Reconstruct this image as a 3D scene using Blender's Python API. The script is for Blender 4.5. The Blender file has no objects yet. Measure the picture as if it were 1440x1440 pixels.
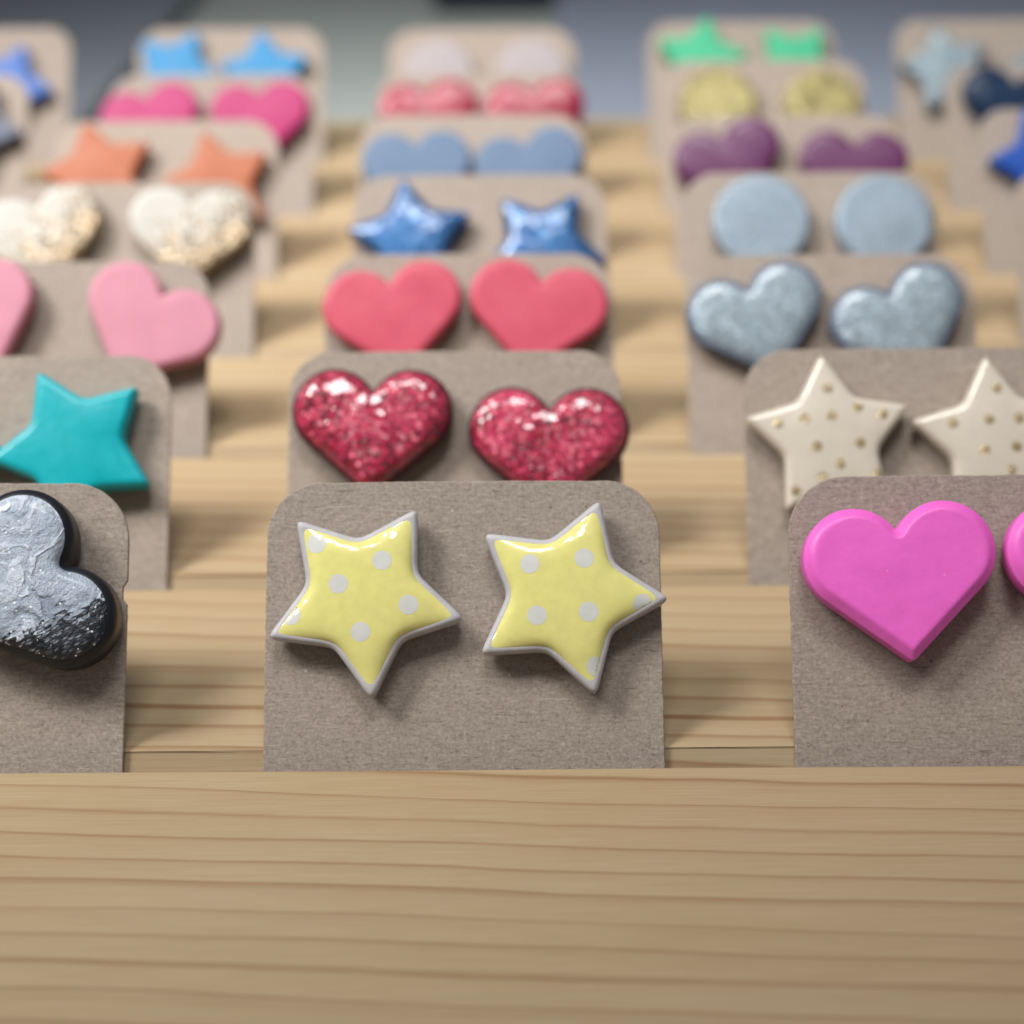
import bpy, math, random
import numpy as np
from mathutils import Matrix, Vector

random.seed(7); np.random.seed(7)
scene = bpy.context.scene
MM = 0.001
R = math.radians

# ------------------------------------------------------------------ camera
PITCH = R(25.5)
cam_d = bpy.data.cameras.new('camera')
cam = bpy.data.objects.new('camera', cam_d)
scene.collection.objects.link(cam)
cam.matrix_world = (Matrix.Translation((0, -0.15033, 0.09912)) @
                    Matrix.Rotation(R(90) - PITCH, 4, 'X') @ Matrix.Rotation(R(-0.45), 4, 'Z'))
cam_d.sensor_width = 36.0
cam_d.lens = 65.0
cam_d.clip_start = 0.005
cam_d.clip_end = 20
cam_d.dof.use_dof = True
cam_d.dof.focus_distance = 0.1765
cam_d.dof.aperture_fstop = 17.0
scene.camera = cam

# ------------------------------------------------------------------ light
world = bpy.data.worlds.new('World')
scene.world = world
world.use_nodes = True
bg = world.node_tree.nodes['Background']
bg.inputs[0].default_value = (0.93, 0.96, 1.0, 1)
bg.inputs[1].default_value = 0.13

def area_lamp(name, loc, target, sx, sy, watts, col, spread=180):
    ld = bpy.data.lights.new(name, 'AREA')
    ld.shape = 'RECTANGLE'; ld.size = sx; ld.size_y = sy
    ld.energy = watts; ld.color = col; ld.spread = R(spread)
    o = bpy.data.objects.new(name, ld)
    scene.collection.objects.link(o)
    o.location = loc
    o.rotation_euler = (Vector(target) - Vector(loc)).to_track_quat('-Z', 'Y').to_euler()
    return o
area_lamp('window_light', (-0.35, -0.01, 0.48), (-0.06, 0.16, 0.0), 0.19, 0.28, 0.56, (1.0, 0.97, 0.93), 51)
area_lamp('overhead_fill', (0.0, -0.06, 0.80), (-0.01, 0.21, 0.0), 0.30, 0.30, 0.42, (1.0, 0.98, 0.95), 46)  # added soft fill from above to lift the shadows, no known fixture

scene.view_settings.view_transform = 'Standard'
scene.view_settings.look = 'None'
scene.view_settings.exposure = 0.10
scene.view_settings.gamma = 1.0

# ------------------------------------------------------------------ node helpers
class NT:
    def __init__(s, name):
        s.m = bpy.data.materials.new(name); s.m.use_nodes = True
        s.t = s.m.node_tree; s.n = s.t.nodes
        s.b = s.n['Principled BSDF']
        s._co = None
    def add(s, t, **kw):
        n = s.n.new(t)
        for k, v in kw.items(): setattr(n, k, v)
        return n
    def put(s, sock, v):
        if isinstance(v, bpy.types.NodeSocket): s.t.links.new(v, sock)
        elif v is not None:
            try: sock.default_value = v
            except Exception: sock.default_value = (*v, 1) if len(v) == 3 else v
    def co(s, rnd=True):                       # object coordinates in mm, shifted per object
        if s._co is None:
            tc = s.add('ShaderNodeTexCoord')
            v = s.add('ShaderNodeVectorMath', operation='SCALE'); s.put(v.inputs[0], tc.outputs['Object']); v.inputs['Scale'].default_value = 1000
            out = v.outputs[0]
            if rnd:
                oi = s.add('ShaderNodeObjectInfo')
                c = s.add('ShaderNodeVectorMath', operation='SCALE'); c.inputs[0].default_value = (91, 57, 33); s.put(c.inputs['Scale'], oi.outputs['Random'])
                a = s.add('ShaderNodeVectorMath', operation='ADD'); s.put(a.inputs[0], out); s.put(a.inputs[1], c.outputs[0]); out = a.outputs[0]
            s._co = out
        return s._co
    def stretch(s, v, sc, rot=(0, 0, 0)):
        m = s.add('ShaderNodeMapping'); s.put(m.inputs['Vector'], v)
        m.inputs['Scale'].default_value = sc; m.inputs['Rotation'].default_value = rot
        return m.outputs[0]
    def noise(s, v, scale, detail=3, rough=.5, dist=0, out='Fac'):
        n = s.add('ShaderNodeTexNoise'); s.put(n.inputs['Vector'], v)
        n.inputs['Scale'].default_value = scale; n.inputs['Detail'].default_value = detail
        n.inputs['Roughness'].default_value = rough; n.inputs['Distortion'].default_value = dist
        return n.outputs[out]
    def voro(s, v, scale, out='Color', feature='F1', rnd=1.0):
        n = s.add('ShaderNodeTexVoronoi', feature=feature); s.put(n.inputs['Vector'], v)
        n.inputs['Scale'].default_value = scale; n.inputs['Randomness'].default_value = rnd
        return n.outputs[out]
    def ramp(s, f, stops, interp='LINEAR'):
        r = s.add('ShaderNodeValToRGB'); s.put(r.inputs[0], f)
        cr = r.color_ramp; cr.interpolation = interp
        while len(cr.elements) < len(stops): cr.elements.new(0.5)
        for e, (p, c) in zip(cr.elements, stops):
            e.position = p
            e.color = (c, c, c, 1) if isinstance(c, (int, float)) else (*c, 1)
        return r.outputs[0]
    def mix(s, f, a, b, bt='MIX'):
        m = s.add('ShaderNodeMix', data_type='RGBA', blend_type=bt)
        s.put(m.inputs[0], f); s.put(m.inputs[6], a if isinstance(a, bpy.types.NodeSocket) else (*a, 1)); s.put(m.inputs[7], b if isinstance(b, bpy.types.NodeSocket) else (*b, 1))
        return m.outputs[2]
    def math(s, op, a, b=None, c=None, clamp=False):
        m = s.add('ShaderNodeMath', operation=op); m.use_clamp = clamp
        s.put(m.inputs[0], a)
        if b is not None: s.put(m.inputs[1], b)
        if c is not None: s.put(m.inputs[2], c)
        return m.outputs[0]
    def sep(s, v):
        n = s.add('ShaderNodeSeparateXYZ'); s.put(n.inputs[0], v); return n.outputs
    def comb(s, x, y, z):
        n = s.add('ShaderNodeCombineXYZ')
        for i, q in zip(n.inputs, (x, y, z)): s.put(i, q)
        return n.outputs[0]
    def bump(s, h, strength, dist, normal=None):
        n = s.add('ShaderNodeBump'); s.put(n.inputs['Height'], h)
        n.inputs['Strength'].default_value = strength; n.inputs['Distance'].default_value = dist
        if normal is not None: s.put(n.inputs['Normal'], normal)
        return n.outputs[0]
    def set(s, **kw):
        for k, v in kw.items(): s.put(s.b.inputs[k.replace('_', ' ')], v)
        return s.m

# ------------------------------------------------------------------ materials
def mat_pine():
    s = NT('pine'); co = s.co(False)
    x, y, z = s.sep(co)
    # ring coordinate: across the grain, slightly skewed and wandering along it
    w1 = s.noise(s.stretch(co, (.010, .05, .05)), 1.0, 2)
    w2 = s.noise(s.stretch(co, (.05, .10, .10)), 1.0, 3)
    v = s.math('ADD', y, s.math('MULTIPLY', x, 0.055))
    v = s.math('ADD', v, s.math('MULTIPLY', z, 0.55))
    v = s.math('ADD', v, s.math('MULTIPLY', s.math('SUBTRACT', w1, .5), 4.0))
    v = s.math('ADD', v, s.math('MULTIPLY', s.math('SUBTRACT', w2, .5), 1.0))
    j = s.add('ShaderNodeTexNoise', noise_dimensions='1D'); s.put(j.inputs['W'], s.math('MULTIPLY', v, .16)); j.inputs['Detail'].default_value = 2
    g = s.math('ADD', s.math('MULTIPLY', v, 1 / 3.7), s.math('MULTIPLY', j.outputs[0], .45))
    fr = s.math('FRACT', g)
    late = s.ramp(fr, [(0, 0.0), (.40, .03), (.74, .14), (.87, .42), (.935, 1.0), (.972, .35), (1, 0)])
    ring = s.add('ShaderNodeTexWhiteNoise', noise_dimensions='1D'); s.put(ring.inputs['W'], s.math('FLOOR', g))
    amp = s.math('MULTIPLY_ADD', ring.outputs[0], .35, .65)
    patch = s.noise(s.stretch(co, (.03, .3, .3)), 1.0, 3)
    amp = s.math('MULTIPLY', amp, s.ramp(patch, [(.25, .6), (.6, 1.0)]))
    late = s.math('MULTIPLY', late, amp, clamp=True)
    fib = s.noise(s.stretch(co, (.10, 6.5, 6.5)), 1.0, 5, .7)
    broad = s.noise(s.stretch(co, (.012, .075, .075)), 1.0, 3)
    base = s.mix(s.ramp(broad, [(.3, 0), (.7, 1)]), (.44, .334, .203), (.395, .275, .150))
    base = s.mix(s.ramp(fib, [(.32, 0), (.66, 1)]), s.mix(.22, base, (.25, .15, .07)), s.mix(.5, base, (.48, .39, .26)))
    col = s.mix(s.math('MULTIPLY', late, .95), base, (.22, .105, .040))
    spk = s.noise(s.stretch(co, (.6, 6, 6)), 1.0, 2)
    col = s.mix(s.ramp(spk, [(.68, 0), (.80, .30)]), col, (.20, .11, .05))
    h = s.math('ADD', s.math('MULTIPLY', fib, .6), s.math('MULTIPLY', late, .5))
    return s.set(Base_Color=col, Roughness=s.math('MULTIPLY_ADD', fib, .15, .46), Normal=s.bump(h, .5, .00006), Specular_IOR_Level=.35)

def mat_kraft():
    s = NT('kraft_card'); co = s.co(True)
    f1 = s.noise(s.stretch(co, (1.1, 3.0, 1), (0, 0, .5)), 1.0, 4, .6, .8)
    f2 = s.noise(s.stretch(co, (2.8, 1.2, 1), (0, 0, .25)), 1.0, 4, .6, .8)
    f3 = s.noise(s.stretch(co, (1.2, 3.1, 1), (0, 0, -.9)), 1.0, 3, .6, .5)
    mott = s.noise(co, .35, 4, .6)
    grain = s.noise(co, 3.2, 5, .75)
    f = s.math('ADD', s.math('MULTIPLY', s.math('ADD', s.math('ADD', f1, f2), f3), .17), s.math('MULTIPLY', grain, .49))
    col = s.ramp(f, [(.33, (.13, .101, .083)), (.46, (.300, .252, .216)), (.55, (.382, .325, .284)), (.66, (.55, .485, .425))])
    oi = s.add('ShaderNodeObjectInfo')
    col = s.mix(s.math('MULTIPLY', s.ramp(mott, [(.35, 0), (.7, 1)]), .35), col, s.mix(.5, col, (.33, .29, .255)))
    tint = s.ramp(oi.outputs['Random'], [(0, (.94, .95, .95)), (.5, (1, .99, .98)), (1, (1.05, 1.03, 1.01))])
    col = s.mix(1.0, col, tint, 'MULTIPLY')
    sv = s.voro(co, .55, 'Distance'); scl = s.voro(co, .55, 'Color')
    sc = s.sep(scl)
    rad = s.math('MULTIPLY_ADD', sc[1], .07, .015)
    white = s.math('MULTIPLY', s.math('LESS_THAN', sv, rad), s.math('GREATER_THAN', sc[0], .72))
    dark = s.math('MULTIPLY', s.math('LESS_THAN', sv, rad), s.math('LESS_THAN', sc[0], .30))
    col = s.mix(s.math('MULTIPLY', white, .75), col, (.62, .57, .53))
    col = s.mix(s.math('MULTIPLY', dark, .65), col, (.07, .05, .045))
    # single long pale fibres
    fl = s.noise(s.stretch(co, (.35, 6, 1), (0, 0, .55)), 1.0, 2, .5, 1.6)
    col = s.mix(s.ramp(fl, [(.62, 0), (.72, .55)]), col, (.55, .48, .43))
    fd = s.noise(s.stretch(co, (.4, 5.5, 1), (0, 0, -.5)), 1.0, 2, .5, 1.6)
    col = s.mix(s.ramp(fd, [(.62, 0), (.72, .6)]), col, (.12, .092, .075))
    return s.set(Base_Color=col, Roughness=.88, Normal=s.bump(f, .8, .00012), Specular_IOR_Level=.2)

def mat_clay(name, col, rough=.42, coat=0.0, var=.10, spec=.4):
    s = NT(name); co = s.co(True)
    n = s.noise(co, .45, 4, .6); fine = s.noise(co, 5, 3, .6)
    d = tuple(c * (1 - var) for c in col); l = tuple(min(1, c * (1 + var)) for c in col)
    c = s.mix(s.ramp(n, [(.3, 0), (.7, 1)]), d, l)
    spv = s.voro(co, .30, 'Distance')
    c = s.mix(s.ramp(spv, [(.02, .35), (.045, 0)]), c, s.mix(.45, c, (.9, .9, .9)))
    h = s.math('ADD', s.math('MULTIPLY', n, 1.0), s.math('MULTIPLY', fine, .05))
    return s.set(Base_Color=c, Roughness=s.math('MULTIPLY_ADD', n, .14, rough - .07), Normal=s.bump(h, .5, .00013),
                 Coat_Weight=coat, Coat_Roughness=.06, Specular_IOR_Level=spec)

def mat_gloss(name, col, wav=.00010, rough=.30):       # under a skin of cured resin
    s = NT(name); co = s.co(True)
    n = s.noise(co, .30, 2, .5); n2 = s.noise(co, .9, 2, .5)
    c = s.mix(s.ramp(n2, [(.3, 0), (.7, 1)]), tuple(q * .95 for q in col), tuple(min(1, q * 1.04) for q in col))
    bn = s.bump(s.math('ADD', n, s.math('MULTIPLY', s.noise(co, .55, 1, .5), .25)), .7, wav)
    return s.set(Base_Color=c, Roughness=rough, Specular_IOR_Level=.2, Coat_Weight=1.0, Coat_IOR=1.6,
                 Coat_Roughness=.025, Coat_Normal=bn)

def mat_glitter(name, dark, mid, light, cell=.42, metal=.5, rough=.32, coat=1.0, tilt=.9, gaps=.12, tone=None, wav=.00012, crough=.05, cior=1.5):
    """packed flakes, each its own tone and tilt, under resin"""
    s = NT(name); co = s.co(True)
    nz = s.add('ShaderNodeTexNoise'); s.put(nz.inputs['Vector'], co); nz.inputs['Scale'].default_value = .8; nz.inputs['Detail'].default_value = 2
    vc = s.voro(co, 1 / cell, 'Color'); ed = s.voro(co, 1 / cell, 'Distance', 'DISTANCE_TO_EDGE')
    r, g, b = s.sep(vc)
    t = s.math('ADD', s.math('MULTIPLY', r, .75), s.math('MULTIPLY', nz.outputs['Fac'], .45))
    c = s.ramp(t, [(.18, dark), (.5, mid), (.95, light)])
    c = s.mix(s.ramp(ed, [(0, 1), (gaps, 0)]), c, tuple(q * .45 for q in dark))
    if tone is not None:
        big = s.noise(co, .16, 2, .5)
        c = s.mix(s.ramp(big, [(.45, 0), (.68, .45)]), c, tone)
    geo = s.add('ShaderNodeNewGeometry')
    off = s.add('ShaderNodeVectorMath', operation='SUBTRACT'); s.put(off.inputs[0], vc); off.inputs[1].default_value = (.5, .5, .5)
    sc = s.add('ShaderNodeVectorMath', operation='SCALE'); s.put(sc.inputs[0], off.outputs[0]); sc.inputs['Scale'].default_value = tilt
    ad = s.add('ShaderNodeVectorMath', operation='ADD'); s.put(ad.inputs[0], geo.outputs['Normal']); s.put(ad.inputs[1], sc.outputs[0])
    no = s.add('ShaderNodeVectorMath', operation='NORMALIZE'); s.put(no.inputs[0], ad.outputs[0])
    cn = s.bump(s.noise(co, .33, 2, .5), .6, wav)
    return s.set(Base_Color=c, Metallic=metal, Roughness=rough, Normal=no.outputs[0], Coat_Weight=coat, Coat_Roughness=crough, Coat_IOR=cior, Coat_Normal=cn)

def mat_foil(name, dark, light):
    s = NT(name); co = s.co(True)
    n = s.noise(co, .55, 4, .65, 1.6); n2 = s.noise(co, 2.4, 3, .6, .8)
    t = s.math('ADD', s.math('MULTIPLY', n, .75), s.math('MULTIPLY', n2, .25))
    c = s.ramp(t, [(.36, dark), (.5, tuple((a + b) / 2.4 for a, b in zip(dark, light))), (.62, light)])
    return s.set(Base_Color=c, Metallic=.55, Roughness=.3, Normal=s.bump(t, .9, .0005), Coat_Weight=1.0, Coat_Roughness=.05,
                 Coat_Normal=s.bump(s.noise(co, .5, 3, .5), .7, .0005))

def mat_leaf(name, a, b, metal=.8, rough=.35):
    """crinkled metal leaf"""
    s = NT(name); co = s.co(True)
    n = s.noise(co, .5, 5, .6, .8); e = s.voro(co, .8, 'Distance', 'DISTANCE_TO_EDGE')
    c = s.mix(s.ramp(n, [(.35, 0), (.65, 1)]), a, b)
    h = s.math('ADD', n, s.ramp(e, [(0, 0), (.18, .5)]))
    return s.set(Base_Color=c, Metallic=metal, Roughness=rough, Normal=s.bump(h, .7, .00035))

def mat_swirl():
    """poured silver pigment, running out to black with silver flecks on one lobe"""
    s = NT('silver_swirl'); co = s.co(False)
    tc = co
    wrp = s.add('ShaderNodeTexNoise'); s.put(wrp.inputs['Vector'], tc); wrp.inputs['Scale'].default_value = .16; wrp.inputs['Detail'].default_value = 2
    wv = s.add('ShaderNodeVectorMath', operation='SCALE'); s.put(wv.inputs[0], wrp.outputs['Color']); wv.inputs['Scale'].default_value = 11
    ww = s.add('ShaderNodeVectorMath', operation='ADD'); s.put(ww.inputs[0], tc); s.put(ww.inputs[1], wv.outputs[0])
    flow = s.noise(ww.outputs[0], .20, 3, .5, .8)
    lines = s.math('SINE', s.math('MULTIPLY', flow, 34))
    lines = s.math('MULTIPLY_ADD', lines, .5, .5)
    x, y, z = s.sep(tc)
    m = s.math('ADD', x, s.math('MULTIPLY', y, -.12))
    m = s.math('ADD', m, s.math('MULTIPLY', s.math('SUBTRACT', s.noise(tc, .35, 3, .55), .5), 5.0))
    fv = s.stretch(tc, (3.0, 1.0, 1.5), (0, 0, 1.05))
    fk = s.voro(fv, 1.25, 'Color'); fd = s.voro(fv, 1.25, 'Distance')
    fr, fg, fb = s.sep(fk)
    edge = s.math('ADD', s.math('MULTIPLY', m, .1), s.math('MULTIPLY', s.math('SUBTRACT', fr, .5), .22))
    blk = s.ramp(edge, [(.37, 0), (.41, 1)])
    sil = s.ramp(flow, [(.32, (.27, .33, .42)), (.46, (.40, .47, .57)), (.6, (.56, .63, .74))])
    sil = s.mix(s.ramp(lines, [(0, .25), (.10, 0)]), sil, (.12, .15, .20))
    fl = s.math('MULTIPLY', s.ramp(fd, [(.05, 1), (.5, 0)]), s.math('GREATER_THAN', fg, .38))
    bc = s.mix(s.math('MULTIPLY', fl, s.math('MULTIPLY_ADD', fb, .8, .2)), (.008, .012, .022), (.46, .52, .60))
    col = s.mix(blk, sil, bc)
    sp = s.voro(tc, 2.6, 'Color'); sd = s.voro(tc, 2.6, 'Distance')
    a, b, c = s.sep(sp)
    spk = s.math('MULTIPLY', s.math('LESS_THAN', sd, .30), s.math('GREATER_THAN', a, .86))
    col = s.mix(s.math('MULTIPLY', spk, .9), col, (.92, .94, .97))
    rough = s.noise(tc, 2.2, 4, .7)
    h = s.math('ADD', s.math('ADD', s.math('MULTIPLY', flow, 1.6), s.math('MULTIPLY', rough, .45)), s.math('ADD', s.math('MULTIPLY', lines, .10), s.math('MULTIPLY', spk, .3)))
    return s.set(Base_Color=col, Metallic=.08, Roughness=.38, Normal=s.bump(h, .9, .00060), Coat_Weight=.35, Coat_Roughness=.15)

def mat_whitegold():
    """white clay sponged with gold flakes towards the lower side"""
    s = NT('white_gold'); co = s.co(False)
    x, y, z = s.sep(co)
    n = s.noise(co, .5, 4, .6); v = s.voro(co, 2.4, 'Color'); a, b, c = s.sep(v)
    m = s.math('ADD', s.math('MULTIPLY', y, -.055), s.math('MULTIPLY', x, .03))
    k = s.math('ADD', s.math('ADD', m, s.math('MULTIPLY', n, 1.1)), s.math('MULTIPLY', a, .5))
    f = s.ramp(k, [(.66, 0), (.86, 1)])
    gold = s.ramp(b, [(.1, (.24, .15, .07)), (.5, (.40, .29, .17)), (.9, (.60, .52, .40))])
    col = s.mix(f, (.42, .405, .375), gold)
    geo = s.add('ShaderNodeNewGeometry')
    off = s.add('ShaderNodeVectorMath', operation='SUBTRACT'); s.put(off.inputs[0], v); off.inputs[1].default_value = (.5, .5, .5)
    sc = s.add('ShaderNodeVectorMath', operation='SCALE'); s.put(sc.inputs[0], off.outputs[0]); s.put(sc.inputs['Scale'], s.math('MULTIPLY', f, 1.0))
    ad = s.add('ShaderNodeVectorMath', operation='ADD'); s.put(ad.inputs[0], geo.outputs['Normal']); s.put(ad.inputs[1], sc.outputs[0])
    no = s.add('ShaderNodeVectorMath', operation='NORMALIZE'); s.put(no.inputs[0], ad.outputs[0])
    return s.set(Base_Color=col, Metallic=s.math('MULTIPLY', f, .55), Roughness=.45, Normal=no.outputs[0], Coat_Weight=.25, Coat_Roughness=.2)

def mat_plain(name, col, rough=.8, scale=.05, var=.12):
    s = NT(name); co = s.co(False)
    n = s.noise(co, scale, 4, .6)
    c = s.mix(n, tuple(q * (1 - var) for q in col), tuple(q * (1 + var) for q in col))
    return s.set(Base_Color=c, Roughness=rough, Specular_IOR_Level=.2, Normal=s.bump(s.noise(co, scale * 20, 3), .3, .0003))

def mat_metal(name, col, rough=.3):
    s = NT(name); co = s.co(True)
    n = s.noise(co, 2, 3)
    return s.set(Base_Color=s.mix(n, tuple(q * .8 for q in col), col), Metallic=1.0, Roughness=rough, Normal=s.bump(n, .4, .0001))

# ------------------------------------------------------------------ mesh helpers
def link(name, verts, faces, mat, parent=None, smooth=False):
    me = bpy.data.meshes.new(name)
    me.from_pydata([tuple(v) for v in verts], [], [tuple(f) for f in faces])
    me.validate(); me.update()
    if smooth: me.polygons.foreach_set('use_smooth', [True] * len(me.polygons))
    me.materials.append(mat)
    o = bpy.data.objects.new(name, me)
    scene.collection.objects.link(o)
    if parent is not None: o.parent = parent
    return o

def tag(o, label=None, cat=None, group=None, kind=None):
    if label: o['label'] = label
    if cat: o['category'] = cat
    if group: o['group'] = group
    if kind: o['kind'] = kind
    return o

def box(name, x0, x1, y0, y1, z0, z1, mat, bev=.002, parent=None):
    import bmesh
    bm = bmesh.new()
    bmesh.ops.create_cube(bm, size=1)
    for v in bm.verts:
        v.co = ((x0 + x1) / 2 + v.co.x * (x1 - x0), (y0 + y1) / 2 + v.co.y * (y1 - y0), (z0 + z1) / 2 + v.co.z * (z1 - z0))
    bmesh.ops.bevel(bm, geom=list(bm.edges), offset=bev, segments=3, profile=.5, affect='EDGES')
    me = bpy.data.meshes.new(name); bm.to_mesh(me); bm.free()
    me.materials.append(mat)
    o = bpy.data.objects.new(name, me); scene.collection.objects.link(o)
    if parent: o.parent = parent
    return o

NSEG, NRING = 180, 22
def resample(pts, n, sig):
    p = np.array(pts, float)
    seg = np.linalg.norm(np.roll(p, -1, 0) - p, axis=1); s = np.concatenate([[0], np.cumsum(seg)])
    q = np.vstack([p, p[:1]]); M = 4 * n
    t = np.arange(M) * s[-1] / M
    c = np.stack([np.interp(t, s, q[:, 0]), np.interp(t, s, q[:, 1])], 1)
    if sig > 0:
        d = s[-1] / M; k = int(4 * sig / d) + 1
        w = np.exp(-.5 * (np.arange(-k, k + 1) * d / sig) ** 2); w /= w.sum()
        c = sum(wi * np.roll(c, i, 0) for wi, i in zip(w, range(-k, k + 1)))
    return c[::4]

def star_outline(r=10.3, ratio=.555, sig=.62):
    return resample([(math.sin(k * math.pi / 5) * (r if k % 2 == 0 else r * ratio), math.cos(k * math.pi / 5) * (r if k % 2 == 0 else r * ratio)) for k in range(10)], NSEG, sig)

def heart_outline(a=4.42, r=5.02, tip=10.5, sig=.22):
    # two circles joined by their tangents to the tip; y measured from the box centre
    pts = []
    d = math.hypot(a, tip); phi = math.asin(r / d); ang = math.atan2(tip, a)
    a0 = -ang + (math.pi / 2 - phi) + 0.0          # tangent point direction from right circle centre
    cx = math.acos(a / r)
    a1 = math.pi - cx
    # right lobe from the tangent point round to the cleft
    tdir = math.atan2(-tip, -a) + math.acos(r / d)
    for i in range(80):
        t = tdir + (a1 - tdir) * i / 79
        pts.append((a + r * math.cos(t), r * math.sin(t)))
    left = [(-x, y) for x, y in reversed(pts)]
    allp = [(0, -tip)] + pts + left[1:]
    off = (r - tip) / 2
    return resample([(x, y - off) for x, y in allp], NSEG, sig)

def disc_outline(r=7.5):
    return resample([(r * math.sin(k * 2 * math.pi / 120), r * math.cos(k * 2 * math.pi / 120)) for k in range(120)], NSEG, 0)

class Shape:
    """ring mesh of an outline with true edge distance and a membrane (surface tension) height"""
    def __init__(s, out, inset=0.0):
        out = np.array(out)
        if inset:
            org = out.copy()
            tg = np.roll(out, -1, 0) - np.roll(out, 1, 0); tg /= np.linalg.norm(tg, axis=1)[:, None]
            nrm = np.stack([tg[:, 1], -tg[:, 0]], 1)
            if np.sum(nrm * out) < 0: nrm = -nrm
            out = out - nrm * inset
            dd = np.sqrt(((out[:, None, :] - org[None, :, :]) ** 2).sum(2)).min(1)
            out = resample(out[dd > inset * .985], NSEG, .16)      # folded points at sharp tips dropped
        if np.cross(out[0], out[1]) < 0: out = out[::-1]
        s.out = out
        s.t = 1 - (np.arange(NRING) / NRING) ** 1.5
        s.P = np.concatenate([out * t for t in s.t] + [np.zeros((1, 2))])
        n, m = NSEG, NRING
        F = []
        for j in range(m - 1):
            for i in range(n):
                k = (i + 1) % n
                F.append((j * n + i, j * n + k, (j + 1) * n + k, (j + 1) * n + i))
        for i in range(n): F.append(((m - 1) * n + i, (m - 1) * n + (i + 1) % n, m * n))
        s.F = F
        a = out; b = np.roll(out, -1, 0); ab = b - a
        d2 = np.full(len(s.P), 1e9)
        for i in range(n):
            q = s.P - a[i]; t = np.clip((q @ ab[i]) / (ab[i] @ ab[i]), 0, 1)
            e = q - t[:, None] * ab[i]; d2 = np.minimum(d2, (e ** 2).sum(1))
        s.d = np.sqrt(d2); s.d[:n] = 0
        s.u = s._membrane()
    def _membrane(s):
        tri = []
        for f in s.F:
            tri.append(f[:3])
            if len(f) == 4: tri.append((f[0], f[2], f[3]))
        T = np.array(tri); P = s.P; N = len(P)
        I, J, Wt = [], [], []; A = np.zeros(N)
        for k in range(3):
            i, j, o = T[:, k], T[:, (k + 1) % 3], T[:, (k + 2) % 3]
            e1, e2 = P[i] - P[o], P[j] - P[o]
            cr = np.abs(e1[:, 0] * e2[:, 1] - e1[:, 1] * e2[:, 0]) + 1e-12
            c = .5 * (e1 * e2).sum(1) / cr
            I += [i, j]; J += [j, i]; Wt += [c, c]
            A += np.bincount(i, cr / 6, N)
        I = np.concatenate(I); J = np.concatenate(J); Wt = np.concatenate(Wt)
        free = np.ones(N, bool); free[:NSEG] = False
        D = np.bincount(I, Wt, N)
        def L(x): return np.where(free, D * x - np.bincount(I, Wt * x[J], N), 0)
        x = np.zeros(N); r = np.where(free, A, 0) - L(x)
        Mi = np.where(free, 1 / np.maximum(D, 1e-9), 0)
        z = Mi * r; p = z.copy(); rz = r @ z
        for _ in range(260):
            q = L(p); al = rz / (p @ q + 1e-30); x += al * p; r -= al * q
            z = Mi * r; rn = r @ z
            if rn < 1e-10: break
            p = z + rn / rz * p; rz = rn
        return np.maximum(x, 0) / x.max()
    def at(s, z, x, y):
        """height z (per vertex) sampled at a point, and the point pulled inside the outline"""
        oa = np.unwrap(np.arctan2(s.out[:, 1], s.out[:, 0]))
        a = math.atan2(y, x)
        while a < oa[0]: a += 2 * math.pi
        while a >= oa[0] + 2 * math.pi: a -= 2 * math.pi
        fi = np.interp(a, np.append(oa, oa[0] + 2 * math.pi), np.arange(NSEG + 1))
        i0 = int(fi) % NSEG; i1 = (i0 + 1) % NSEG; w = fi - int(fi)
        e = s.out[i0] * (1 - w) + s.out[i1] * w
        tt = math.hypot(x, y) / max(1e-9, math.hypot(*e))
        if tt > .97: x, y, tt = x * .97 / tt, y * .97 / tt, .97
        fj = np.interp(-tt, -np.append(s.t, 0), np.arange(NRING + 1))
        j0 = min(int(fj), NRING - 1); wj = fj - j0
        def Z(i, j): return z[j * NSEG + i] if j < NRING else z[-1]
        za = Z(i0, j0) * (1 - w) + Z(i1, j0) * w; zb = Z(i0, j0 + 1) * (1 - w) + Z(i1, j0 + 1) * w
        return x, y, za * (1 - wj) + zb * wj

_shapes = {}
def shape(kind, inset=0.0):
    k = (kind, inset)
    if k not in _shapes:
        _shapes[k] = Shape({'star': star_outline, 'heart': heart_outline, 'disc': disc_outline}[kind](), inset)
    return _shapes[k]

def round_edge(d, rb, chamfer=False):
    q = np.clip(d / rb, 0, 1)
    if chamfer: return -rb * .8 * (1 - np.clip(np.where(q < .85, q / .93, 1 - (1 - q) ** 2 * 3.8), 0, 1))
    return -rb * (1 - np.sqrt(np.maximum(0, 1 - (1 - q) ** 2)))

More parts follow.
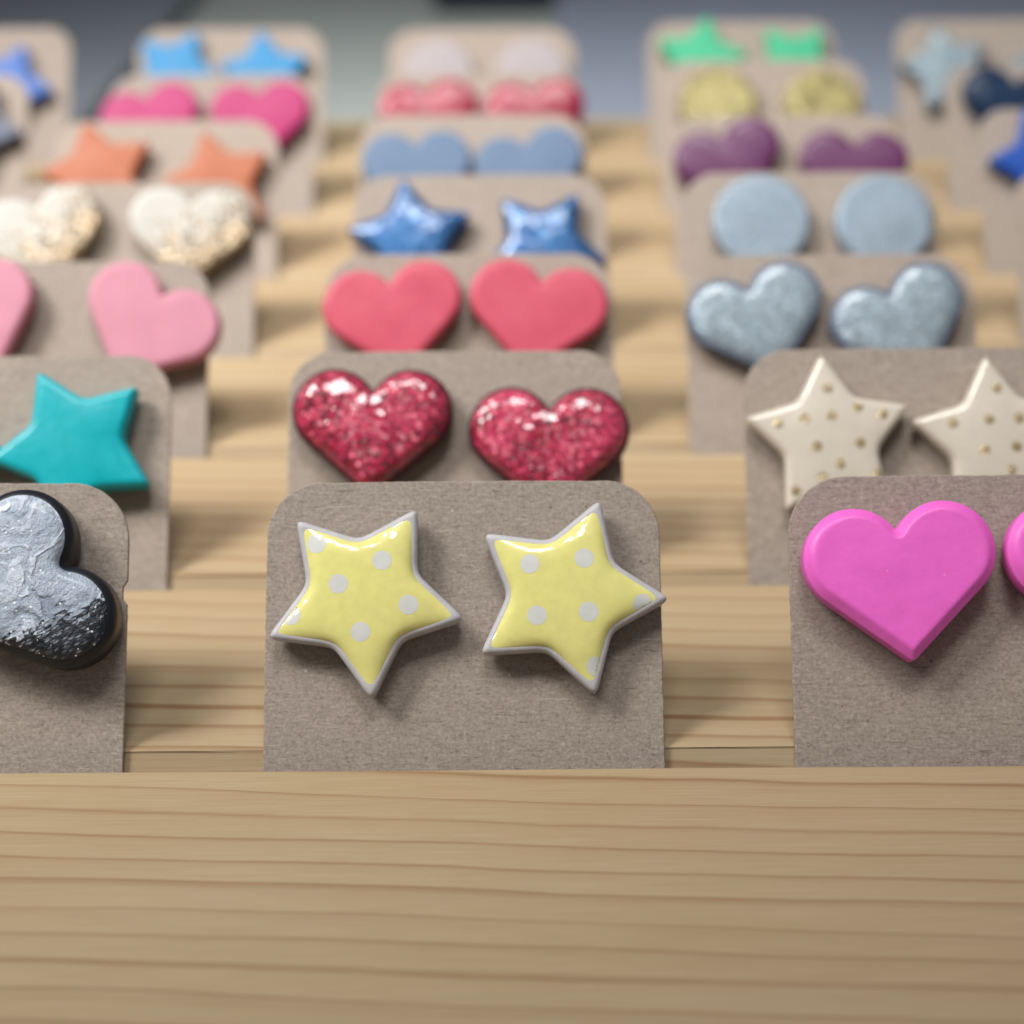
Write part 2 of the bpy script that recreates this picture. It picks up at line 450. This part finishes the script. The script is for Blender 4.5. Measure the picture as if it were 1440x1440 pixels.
def body(name, sh, T, rb, mat, parent, puff=0.0, rb_back=.35, wob=0.0, chamfer=False):
    """solid slab: flat back, straight side, front edge rounded with radius rb"""
    z = T + round_edge(sh.d, rb, chamfer) + puff * sh.u
    if wob:
        ph = np.random.rand(6) * 6.28
        z = z + wob * (np.sin(sh.P[:, 0] * .45 + ph[0]) * np.sin(sh.P[:, 1] * .5 + ph[1]) + .5 * np.sin(sh.P[:, 0] * .9 + sh.P[:, 1] * .7 + ph[2])) * np.clip(sh.d / 2, 0, 1)
    V = [(p[0] * MM, p[1] * MM, q * MM) for p, q in zip(sh.P, z)]
    F = list(sh.F); n = NSEG
    b = len(V)
    zs = [max(T - rb - .3, .6), rb_back, rb_back * .3, 0]; sc = [1.0, 1.0, .985, .955]
    for zz, c in zip(zs, sc): V += [(p[0] * c * MM, p[1] * c * MM, zz * MM) for p in sh.out]
    prev = 0
    for k in range(len(zs)):
        for i in range(n):
            j = (i + 1) % n
            F.append((b + k * n + i, b + k * n + j, prev + j, prev + i))
        prev = b + k * n
    V.append((0, 0, 0)); c = len(V) - 1
    for i in range(n): F.append((prev + (i + 1) % n, prev + i, c))
    return link(name, V, F, mat, parent, True), z

def dome(name, sh, z0, h, mat, parent, pw=.75, skirt=.25):
    """resin-like face: membrane height over the outline, with a short skirt down into the body"""
    z = z0 + h * (.30 * sh.u + .70 * np.tanh(sh.u / .28) ** .78)
    V = [(p[0] * MM, p[1] * MM, q * MM) for p, q in zip(sh.P, z)]
    F = list(sh.F); n = NSEG; b = len(V)
    V += [(p[0] * MM, p[1] * MM, (z0 - skirt) * MM) for p in sh.out]
    for i in range(n):
        j = (i + 1) % n; F.append((b + i, b + j, j, i))
    return link(name, V, F, mat, parent, True), z

def draped_disc(name, sh, z, x, y, r, mat, parent, lift=.012, rings=5, seg=28, bulge=0.0):
    V = []; F = []
    for k in range(rings + 1):
        for i in range(seg):
            a = 2 * math.pi * i / seg; q = r * k / rings
            px, py, pz = sh.at(z, x + q * math.cos(a), y + q * math.sin(a))
            f = k / rings
            V.append((px * MM, py * MM, (pz + lift + bulge * (1 - f * f)) * MM))
    for k in range(rings):
        for i in range(seg):
            j = (i + 1) % seg
            F.append((k * seg + i, (k + 1) * seg + i, (k + 1) * seg + j, k * seg + j))
    return link(name, V, F, mat, parent, True)

def ear_post(parent, mat):
    V = []; F = []; n = 10
    for z in (-1.6, .3):
        V += [(.4 * math.cos(2 * math.pi * i / n) * MM, .4 * math.sin(2 * math.pi * i / n) * MM, z * MM) for i in range(n)]
    for i in range(n): F.append((i, (i + 1) % n, n + (i + 1) % n, n + i))
    F.append(tuple(range(n))[::-1])
    return link('ear_post', V, F, mat, parent, True)

# ------------------------------------------------------------------ the place
PITCH_ROW = 37.546                      # mm between grooves
GROOVE_W, GROOVE_D = 3.6, 7.4
LEAN = 35.5                           # cards lean back in their grooves
pine = mat_pine()

def display_board():
    """one pine board with seven saw grooves: the profile is swept along x"""
    y0, y1, zb, c = -37.6, 262.8, -20.0, .30
    sl = GROOVE_D * math.tan(R(LEAN))        # the saw cut slopes with the cards
    prof = [(y0, zb), (y1, zb), (y1, -1.2), (y1 - .35, -.35), (y1 - 1.2, 0)]
    for r in reversed(range(7)):
        a = r * PITCH_ROW; b = a + GROOVE_W
        prof += [(b + c, 0), (b + .08, -.08), (b, -c), (b - sl, -GROOVE_D), (a - sl, -GROOVE_D), (a, -c), (a - .08, -.08), (a - c, 0)]
    prof += [(y0 + 1.2, 0), (y0 + .35, -.35), (y0, -1.2)]
    xs = np.linspace(-139, 137, 60)
    V = []; F = []; n = len(prof)
    rs = np.random.RandomState(3)
    wob = {}
    for x in xs:
        for k, (y, z) in enumerate(prof):
            jy = .05 * math.sin(x * .11 + k * 1.7) + rs.uniform(-.025, .025) if -GROOVE_D < z <= 0 else 0
            V.append((x * MM, (y + jy) * MM, z * MM))
    for i in range(len(xs) - 1):
        for k in range(n):
            q = (k + 1) % n
            F.append((i * n + k, (i + 1) * n + k, (i + 1) * n + q, i * n + q))
    F.append(tuple(range(n))[::-1]); F.append(tuple((len(xs) - 1) * n + k for k in range(n)))
    o = link('display_board', V, F, pine)
    import bmesh
    bm = bmesh.new(); bm.from_mesh(o.data); bmesh.ops.recalc_face_normals(bm, faces=bm.faces); bm.to_mesh(o.data); bm.free()
    return tag(o, 'pale pine wood board with sawn grooves holding the rows of earring cards', 'display board')
display_board()

# table and the blurred things behind the board
tb = mat_plain('table_grey', (.40, .445, .43), .75)
t = box('table', -.9, .9, -.35, 1.6, -.060, -.0203, tb, .004); tag(t, kind='structure')
def flat_thing(name, label, cat, x0, x1, y0, y1, h, col, bev=.004, sc=.05):
    o = box(name, x0, x1, y0, y1, -.020, -.020 + h, mat_plain(name + '_stuff', col, .85, sc), min(bev, h * .45))
    return tag(o, label, cat)
flat_thing('slate_mat', 'dark slate grey mat lying on the table behind the left end of the board', 'mat', -.52, -.110, .275, .90, .006, (.19, .215, .25))
flat_thing('cloth', 'smooth blue grey cloth spread on the table behind the right half of the board', 'cloth', .016, .62, .270, 1.0, .004, (.26, .30, .38))
flat_thing('box', 'near black box standing on the table behind the middle of the board', 'box', -.026, .0155, .50, .56, .060, (.045, .053, .07))

# ------------------------------------------------------------------ cards (centre x in mm, visible length up to the top edge)
CARDS = {
    ('A', 6): (-111.54, 29.70),
    ('A', 5): (-111.67, 27.87),
    ('B', 0): (-57.91, 27.14),
    ('B', 1): (-59.81, 26.69),
    ('B', 2): (-60.73, 26.33),
    ('B', 3): (-58.99, 27.04),
    ('B', 4): (-59.59, 27.70),
    ('B', 5): (-56.89, 27.56),
    ('B', 6): (-58.31, 29.25),
    ('C', 0): (-4.88, 26.99),
    ('C', 1): (-6.64, 26.86),
    ('C', 2): (-5.71, 26.99),
    ('C', 3): (-4.61, 27.86),
    ('C', 4): (-6.29, 28.43),
    ('C', 5): (-5.52, 27.27),
    ('C', 6): (-5.54, 28.80),
    ('D', 0): (47.21, 27.22),
    ('D', 1): (47.14, 26.76),
    ('D', 2): (43.65, 26.48),
    ('D', 3): (46.54, 27.90),
    ('D', 4): (48.07, 27.84),
    ('D', 5): (48.74, 29.56),
    ('D', 6): (48.92, 29.94),
    ('E', 3): (97.88, 28.16),
    ('E', 4): (101.17, 28.70),
    ('E', 5): (103.16, 28.09),
    ('E', 6): (100.98, 29.98),
}

kraft = mat_kraft()
CARD_W, CARD_T = 39.2, .5
CARD_LABEL = {
    ('A', 6): 'kraft card in the back row behind the lavender star, far left', ('A', 5): 'kraft card cut by the left frame edge, holding the dark navy star',
    ('B', 0): 'nicked kraft card in the front groove holding the black and silver heart', ('B', 1): 'kraft card holding the teal stars',
    ('B', 2): 'kraft card holding the plain pastel pink hearts', ('B', 3): 'kraft card holding the white and gold hearts',
    ('B', 4): 'kraft card holding the orange stars', ('B', 5): 'kraft card holding the hot pink hearts behind the orange stars', ('B', 6): 'kraft card holding the sky blue stars',
    ('C', 0): 'kraft card in the front groove holding the yellow polka dot stars', ('C', 1): 'kraft card holding the red glitter hearts',
    ('C', 2): 'kraft card holding the plain coral red hearts', ('C', 3): 'kraft card holding the blue foil stars', ('C', 4): 'kraft card holding the grey blue hearts',
    ('C', 5): 'kraft card holding the pink and white speckled hearts', ('C', 6): 'kraft card in the back row holding the white pearl discs',
    ('D', 0): 'kraft card in the front groove holding the magenta hearts', ('D', 1): 'kraft card holding the cream stars with gold dots',
    ('D', 2): 'kraft card holding the silver glitter hearts', ('D', 3): 'kraft card holding the silver discs', ('D', 4): 'kraft card holding the purple hearts',
    ('D', 5): 'kraft card holding the gold leaf discs', ('D', 6): 'kraft card in the back row holding the green stars',
    ('E', 3): 'kraft card barely showing at the right frame edge with no earring in view', ('E', 4): 'kraft card holding the royal blue star, at the right frame edge',
    ('E', 5): 'kraft card holding the glossy navy heart', ('E', 6): 'kraft card in the back row holding the silver stars',
}

def card_matrix(key):
    cx, L = CARDS[key]
    return (Matrix.Translation((cx * MM, (key[1] * PITCH_ROW + 2.95) * MM, 0)) @ Matrix.Rotation(R(90 - LEAN), 4, 'X'))

def make_card(key):
    cx, L = CARDS[key]
    rs = np.random.RandomState(hash_key(key))
    rad = rs.uniform(5.0, 6.0); w = CARD_W / 2; bot = -8.6
    out = [(w + .12, bot)]
    nick = key == ('B', 0)
    for v in np.arange(bot + .6, L - rad, .6):
        e = rs.uniform(-.03, .03)
        if nick and 15.0 < v < 16.6: e -= .45
        out.append((w + .10 * (1 - (v - bot) / (L - bot)) + e, v))
    for i in range(19):
        a = math.pi / 2 * i / 18
        out.append((w - rad + rad * math.cos(a), L - rad + rad * math.sin(a) + rs.uniform(-.02, .02)))
    for u in np.arange(w - rad - .6, 0, -.6): out.append((u, L + .05 * math.sin(u * .3) + rs.uniform(-.025, .025)))
    half = out
    left = []
    rs2 = np.random.RandomState(hash_key(key) + 5)
    for (u, v) in reversed([p for p in half if not (nick and 15.0 < p[1] < 16.6 and p[0] > w - 1)]): left.append((-u + rs2.uniform(-.025, .025), v + rs2.uniform(-.015, .015)))
    out = half + left
    V = []; n = len(out)
    ins = .10
    c = np.array(out)
    tg = np.roll(c, -1, 0) - np.roll(c, 1, 0); tg /= np.linalg.norm(tg, axis=1)[:, None] + 1e-9
    nr = np.stack([tg[:, 1], -tg[:, 0]], 1)
    for z, q in ((-CARD_T, ins), (-CARD_T + .12, 0), (-.10, 0), (0, ins)):
        for p, m in zip(c, nr): V.append(((p[0] - m[0] * q) * MM, (p[1] - m[1] * q) * MM, z * MM))
    F = []
    for k in range(3):
        for i in range(n):
            j = (i + 1) % n; F.append((k * n + i, k * n + j, (k + 1) * n + j, (k + 1) * n + i))
    F.append(tuple(range(n))[::-1]); F.append(tuple(3 * n + i for i in range(n)))
    o = link('earring_card', V, F, kraft)
    o.matrix_world = card_matrix(key)
    tag(o, CARD_LABEL[key], 'card', 'kraft earring cards standing in the grooves')
def hash_key(k): return ord(k[0]) * 31 + k[1] * 7
for key in CARDS: make_card(key)

# ------------------------------------------------------------------ earrings (column, row, form, u, v on the card in mm, turn, style)
EARRINGS = [
    ('B', 0, 'heart', 9.88, 15.64, 60, 'silver_swirl'),
    ('C', 0, 'star', -9.74, 15.09, 31, 'yellow'),
    ('C', 0, 'star', 10.11, 15.01, 20, 'yellow'),
    ('D', 0, 'heart', -9.05, 15.94, -5, 'magenta'),
    ('D', 0, 'heart', 10.55, 16.00, 3, 'magenta'),
    ('B', 1, 'star', 9.01, 15.03, -26.5, 'teal'),
    ('B', 1, 'star', -9.28, 15.18, 20, 'teal'),
    ('C', 1, 'heart', -9.60, 16.36, 1, 'redglit'),
    ('C', 1, 'heart', 10.99, 14.00, 1, 'redglit'),
    ('D', 1, 'star', -10.08, 15.43, -4, 'cream'),
    ('D', 1, 'star', 9.34, 15.10, -5, 'cream'),
    ('B', 2, 'heart', 11.49, 15.87, 27, 'pink'),
    ('B', 2, 'heart', -11.53, 16.45, -25, 'pink'),
    ('C', 2, 'heart', -9.81, 16.78, -9, 'coral'),
    ('C', 2, 'heart', 9.17, 16.93, 9, 'coral'),
    ('D', 2, 'heart', -9.92, 15.99, -17, 'silver'),
    ('D', 2, 'heart', 9.50, 15.43, -22, 'silver'),
    ('B', 3, 'heart', -12.35, 16.97, -14, 'whitegold'),
    ('B', 3, 'heart', 9.87, 17.24, 4, 'whitegold'),
    ('C', 3, 'star', -10.52, 16.51, -7, 'bluefoil'),
    ('C', 3, 'star', 9.82, 15.32, 32.4, 'bluefoil'),
    ('D', 3, 'disc', -8.02, 19.03, 0, 'silverdisc'),
    ('D', 3, 'disc', 10.73, 18.87, 0, 'silverdisc'),
    ('B', 4, 'star', -10.68, 17.00, -16, 'orange'),
    ('B', 4, 'star', 9.72, 15.04, -16, 'orange'),
    ('C', 4, 'heart', -9.47, 16.42, -3, 'bluegrey'),
    ('C', 4, 'heart', 10.16, 16.39, -12, 'bluegrey'),
    ('D', 4, 'heart', -9.79, 17.51, -18, 'purple'),
    ('D', 4, 'heart', 11.01, 15.93, 2, 'purple'),
    ('B', 5, 'heart', -10.80, 16.13, -13, 'hotpink'),
    ('B', 5, 'heart', 9.83, 16.81, -5, 'hotpink'),
    ('C', 5, 'heart', -9.56, 16.97, -6, 'whitered'),
    ('C', 5, 'heart', 10.69, 16.95, -5, 'whitered'),
    ('D', 5, 'disc', -8.94, 19.51, 0, 'gold'),
    ('D', 5, 'disc', 10.78, 19.06, 0, 'gold'),
    ('B', 6, 'star', -11.17, 18.42, 27, 'skyblue'),
    ('B', 6, 'star', 7.51, 17.63, -5, 'skyblue'),
    ('C', 6, 'disc', -9.14, 17.80, 0, 'pearl'),
    ('C', 6, 'disc', 10.40, 17.80, 0, 'pearl'),
    ('D', 6, 'star', -8.76, 20.02, 9, 'green'),
    ('D', 6, 'star', 10.77, 18.91, 36, 'green'),
    ('A', 6, 'star', 6.93, 15.42, 22, 'lavender'),
    ('A', 5, 'star', 9.72, 15.84, 23, 'navystar'),
    ('E', 6, 'star', -9.93, 17.87, -12, 'silverstar'),
    ('E', 6, 'star', 12.57, 17.83, -12, 'silverstar'),
    ('E', 5, 'heart', -8.01, 18.34, 12, 'navy'),
    ('E', 4, 'star', -9.18, 18.22, -18, 'royal'),
]

steel = mat_metal('post_steel', (.6, .6, .62))
M = {
    'white_clay': mat_clay('white_clay', (.50, .49, .51), .45),
    'yellow': mat_gloss('yellow_print', (0.797, 0.749, 0.258), .00055),
    'dot': mat_gloss('white_dot', (.68, .69, .66), .00055),
    'magenta': mat_clay('magenta_clay', (0.900, 0.149, 0.628), .40, .0, .04),
    'teal': mat_clay('teal_clay', (0.000, 0.357, 0.416), .36, .10, .06),
    'pink': mat_clay('pastel_pink_clay', (0.494, 0.200, 0.266), .55, 0, .04),
    'coral': mat_clay('coral_clay', (0.494, 0.063, 0.105), .45, .05, .05),
    'orange': mat_clay('orange_clay', (0.351, 0.097, 0.037), .5, 0, .04),
    'bluegrey': mat_clay('grey_blue_clay', (0.101, 0.162, 0.266), .6, 0, .05),
    'purple': mat_clay('purple_clay', (0.096, 0.016, 0.080), .40, .15, .06),
    'hotpink': mat_clay('hot_pink_clay', (0.349, 0.002, 0.105), .5, 0, .05),
    'skyblue': mat_clay('sky_blue_clay', (0.001, 0.192, 0.430), .5, 0, .05),
    'green': mat_clay('green_clay', (0.029, 0.389, 0.201), .5, 0, .05),
    'lavender': mat_clay('lavender_clay', (0.023, 0.109, 0.400), .5, 0, .05),
    'navy': mat_clay('navy_clay', (.008, .024, .062), .28, .12, .1, .2),
    'navystar': mat_clay('dark_navy_clay', (.055, .075, .13), .35, .3, .1),
    'royal': mat_clay('royal_blue_clay', (0.000, 0.055, 0.325), .38, .25, .08),
    'crimson': mat_clay('dark_crimson_clay', (.060, .006, .016), .35),
    'redglit': mat_glitter('red_glitter', (.055, .001, .010), (.66, .005, .065), (.98, .045, .17), .44, .10, .42, 1.0, .80, .26, (.74, .07, .17), .0012, .035, 1.65),
    'cream': mat_clay('cream_clay', (0.633, 0.574, 0.483), .30, 1.0, .03),
    'goldpaint': mat_leaf('gold_paint', (.34, .25, .13), (.50, .40, .25), .25, .30),
    'slate': mat_clay('slate_clay', (.10, .13, .19), .4),
    'silver': mat_glitter('silver_glitter', (0.162, 0.214, 0.257), (0.215, 0.281, 0.340), (0.437, 0.507, 0.563), .22, .35, .40, .6, .55, .05, None, .0001),
    'silverdisc': mat_glitter('silver_shimmer', (0.161, 0.219, 0.280), (0.208, 0.276, 0.347), (0.357, 0.429, 0.500), .20, .25, .48, .15, .35, .04, None, .0001),
    'whitegold': mat_whitegold(),
    'bluefoil': mat_foil('blue_foil', (0.001, 0.034, 0.176), (0.038, 0.180, 0.398)),
    'deepblue': mat_clay('deep_blue_clay', (.015, .055, .20), .38),
    'whitered': mat_glitter('pink_white_speckle', (0.206, 0.001, 0.012), (0.263, 0.001, 0.017), (0.328, 0.001, 0.054), .60, .15, .40, .3, .5, .08, None, .0001),
    'redclay': mat_clay('raspberry_clay', (.50, .03, .11), .45),
    'gold': mat_leaf('gold_leaf', (0.229, 0.190, 0.078), (0.334, 0.295, 0.147)),
    'pearl': mat_clay('pearl_clay', (0.342, 0.305, 0.319), .6, 0, .04),
    'silverstar': mat_leaf('silver_leaf', (0.145, 0.199, 0.242), (0.332, 0.404, 0.446)),
    'black': mat_clay('black_clay', (.010, .012, .018), .38),
    'swirl': mat_swirl(),
}
DOTS = {
    0: [(-6.6, 2.08), (-0.17, 3.91), (-2.63, -0.25), (4.31, 1.49), (1.68, -3.15), (-5.07, -5.19)],
    1: [(-4.36, 1.67), (0.46, 3.98), (-2.02, -2.87), (2.59, -0.87), (7.3, 1.7), (5.04, -5.61)],
}
GOLD = {
    0: [(-5.94, 2.08), (-2.82, 2.43), (0.35, 2.44), (3.52, 3.3), (6.32, 2.23), (-1.77, -1.05), (3.3, -1.02), (0.73, -3.27), (-1.5, -4.7), (4.87, -4.78), (0.21, 5.78), (-4.7, -6.0)],
    1: [(-5.03, 2.27), (-0.85, 2.29), (2.64, 2.13), (-1.85, -1.27), (1.91, -1.2), (0.67, 5.91), (0.95, -3.9), (5.53, 1.86), (-4.2, -5.6), (4.6, -5.2)],
}
FORM = {'star': ('star_earring', 'star earring', 'star'), 'heart': ('heart_earring', 'heart earring', 'heart'), 'disc': ('round_earring', 'round earring', 'disc')}
LABEL = {
    ('silver_swirl', 0): 'thick black heart earring with poured silver swirls, cut by the left edge',
    ('yellow', 0): 'glossy yellow polka dot star with one point straight down, left on the front card', ('yellow', 1): 'glossy yellow polka dot star whose right point overhangs the card edge',
    ('magenta', 0): 'matt magenta pink heart wholly in view on the front right card', ('magenta', 1): 'magenta pink heart cut off by the right frame edge',
    ('teal', 0): 'teal star on the card behind the black and silver heart', ('teal', 1): 'teal star beyond the left frame edge, only its tip showing',
    ('redglit', 0): 'red glitter heart set higher, left of its pair behind the yellow stars', ('redglit', 1): 'red glitter heart set lower, right of its pair behind the yellow stars',
    ('cream', 0): 'glossy cream star with gold dots wholly left of its twin above the magenta heart', ('cream', 1): 'cream star with gold dots cut by the right frame edge',
    ('pink', 0): 'pastel pink heart tilted right, wholly in view behind the teal star', ('pink', 1): 'pastel pink heart cut by the left frame edge',
    ('coral', 0): 'plain coral red heart tilted left, left of its pair', ('coral', 1): 'plain coral red heart tilted right, right of its pair',
    ('silver', 0): 'silver glitter heart on a dark rim with its lower edge showing, left of its pair', ('silver', 1): 'silver glitter heart more strongly tilted, cut below by the cream star card',
    ('whitegold', 0): 'white heart sponged with gold, left of its pair near the left frame edge', ('whitegold', 1): 'white heart sponged with gold, its point showing, right of its pair',
    ('bluefoil', 0): 'blue foil star with one point straight up', ('bluefoil', 1): 'blue foil star with two points up, right of its pair',
    ('silverdisc', 0): 'pale silver shimmer disc, left of its pair above the silver hearts', ('silverdisc', 1): 'pale silver shimmer disc, right of its pair above the silver hearts',
    ('orange', 0): 'orange star left of its pair above the white and gold hearts', ('orange', 1): 'orange star whose lower right point shows, right of its pair',
    ('bluegrey', 0): 'dull grey blue heart nearly upright, left of its pair', ('bluegrey', 1): 'dull grey blue heart tilted left, right of its pair',
    ('purple', 0): 'purple heart strongly tilted left, left of its pair', ('purple', 1): 'darker looking purple heart standing upright, right of its pair',
    ('hotpink', 0): 'hot pink heart cut below by the orange star card, left of its pair', ('hotpink', 1): 'hot pink heart with its point showing, right of its pair',
    ('whitered', 0): 'pink and white speckled heart, left of its pair', ('whitered', 1): 'pink and white speckled heart, right of its pair at the card edge',
    ('gold', 0): 'pale gold leaf disc, left of its pair', ('gold', 1): 'gold leaf disc with a crinkled rim, right of its pair',
    ('skyblue', 0): 'sky blue star with two points up, left of its pair', ('skyblue', 1): 'sky blue star with one point up, right of its pair',
    ('pearl', 0): 'white pearl disc in the back row, left of its pair', ('pearl', 1): 'white pearl disc in the back row, right of its pair',
    ('green', 0): 'bright green star with one point up in the back row', ('green', 1): 'bright green star with two points up in the back row',
    ('lavender', 0): 'pale lavender blue star in the back row at the far left', ('navystar', 0): 'dark navy star tip at the left frame edge in front of the lavender star',
    ('silverstar', 0): 'shiny silver star in the back row partly behind the navy heart', ('silverstar', 1): 'shiny silver star in the back row cut by the right frame edge',
    ('navy', 0): 'glossy navy heart near the right frame edge', ('royal', 0): 'royal blue star cut by the right frame edge',
}
PAIR = {'yellow': 'yellow polka dot star earrings', 'magenta': 'magenta heart earrings', 'teal': 'teal star earrings', 'redglit': 'red glitter heart earrings',
        'cream': 'cream star earrings with gold dots', 'pink': 'pastel pink heart earrings', 'coral': 'coral heart earrings', 'silver': 'silver glitter heart earrings',
        'whitegold': 'white and gold heart earrings', 'bluefoil': 'blue foil star earrings', 'silverdisc': 'silver disc earrings', 'orange': 'orange star earrings',
        'bluegrey': 'grey blue heart earrings', 'purple': 'purple heart earrings', 'hotpink': 'hot pink heart earrings', 'whitered': 'speckled heart earrings',
        'gold': 'gold disc earrings', 'skyblue': 'sky blue star earrings', 'pearl': 'pearl disc earrings', 'green': 'green star earrings', 'silverstar': 'silver star earrings'}
count = {}
for col, row, kind, u, v, rot, style in EARRINGS:
    idx = count.get(style, 0); count[style] = idx + 1
    nm, cat, form = FORM[kind]
    t = bpy.data.objects.new(nm, None); scene.collection.objects.link(t)
    t.empty_display_size = .003
    tag(t, LABEL[(style, idx)], cat, PAIR.get(style))
    t.matrix_world = card_matrix((col, row)) @ Matrix.Translation((u * MM, v * MM, .75 * MM)) @ Matrix.Rotation(R(-rot), 4, 'Z')
    sh = shape(form)
    ear_post(t, steel)
    if style == 'yellow':
        body('clay_base', sh, 2.1, .55, M['white_clay'], t, wob=.05)
        fs = shape(form, .50)
        f, z = dome('printed_face', fs, 2.06, .85, M['yellow'], t, .8, .2)
        for x, y in DOTS[idx]: draped_disc('polka_dot', fs, z, x, y, .96, M['dot'], t)
    elif style == 'cream':
        b, z = body('clay_body', sh, 2.3, .8, M['cream'], t, .5, wob=.04)
        for x, y in GOLD[idx]: draped_disc('gold_dot', sh, z, x, y, .60, M['goldpaint'], t, .03, 6, 20, .045)
    elif style in ('silver', 'redglit', 'bluefoil', 'whitered'):
        under = {'silver': 'slate', 'redglit': 'crimson', 'bluefoil': 'deepblue', 'whitered': 'redclay'}[style]
        body('clay_base', sh, 2.2, .6, M[under], t)
        ins, hh = {'silver': (.65, .55), 'redglit': (.40, 1.5), 'bluefoil': (.3, 1.4), 'whitered': (.3, .8)}[style]
        nm2 = {'silver': 'glitter_face', 'redglit': 'glitter_face', 'bluefoil': 'foil_face', 'whitered': 'speckled_face'}[style]
        dome(nm2, shape(form, ins), 2.12, hh, M[style], t, .7, .4)
    elif style == 'silver_swirl':
        body('clay_base', sh, 4.0, 1.3, M['black'], t)
        dome('silver_face', shape(form, .65), 3.75, 1.1, M['swirl'], t, .7, .8)
    elif style == 'gold':
        body('leaf_body', sh, 2.3, .7, M['gold'], t, wob=.12)
    elif style == 'pearl':
        body('clay_body', sh, 2.2, .7, M['pearl'], t, .25)
    else:
        T, rb, pf = {'magenta': (3.3, .95, .10), 'teal': (2.8, .9, .35), 'navy': (3.0, 1.5, .5), 'purple': (2.8, 1.1, .3), 'pink': (2.8, .8, .1), 'coral': (2.6, .8, .1)}.get(style, (2.6, .7, .15))
        m = M[style]
        body('clay_body' if style != 'silverdisc' else 'shimmer_body', sh, T, rb, m, t, pf, wob=.05, chamfer=style == 'magenta')
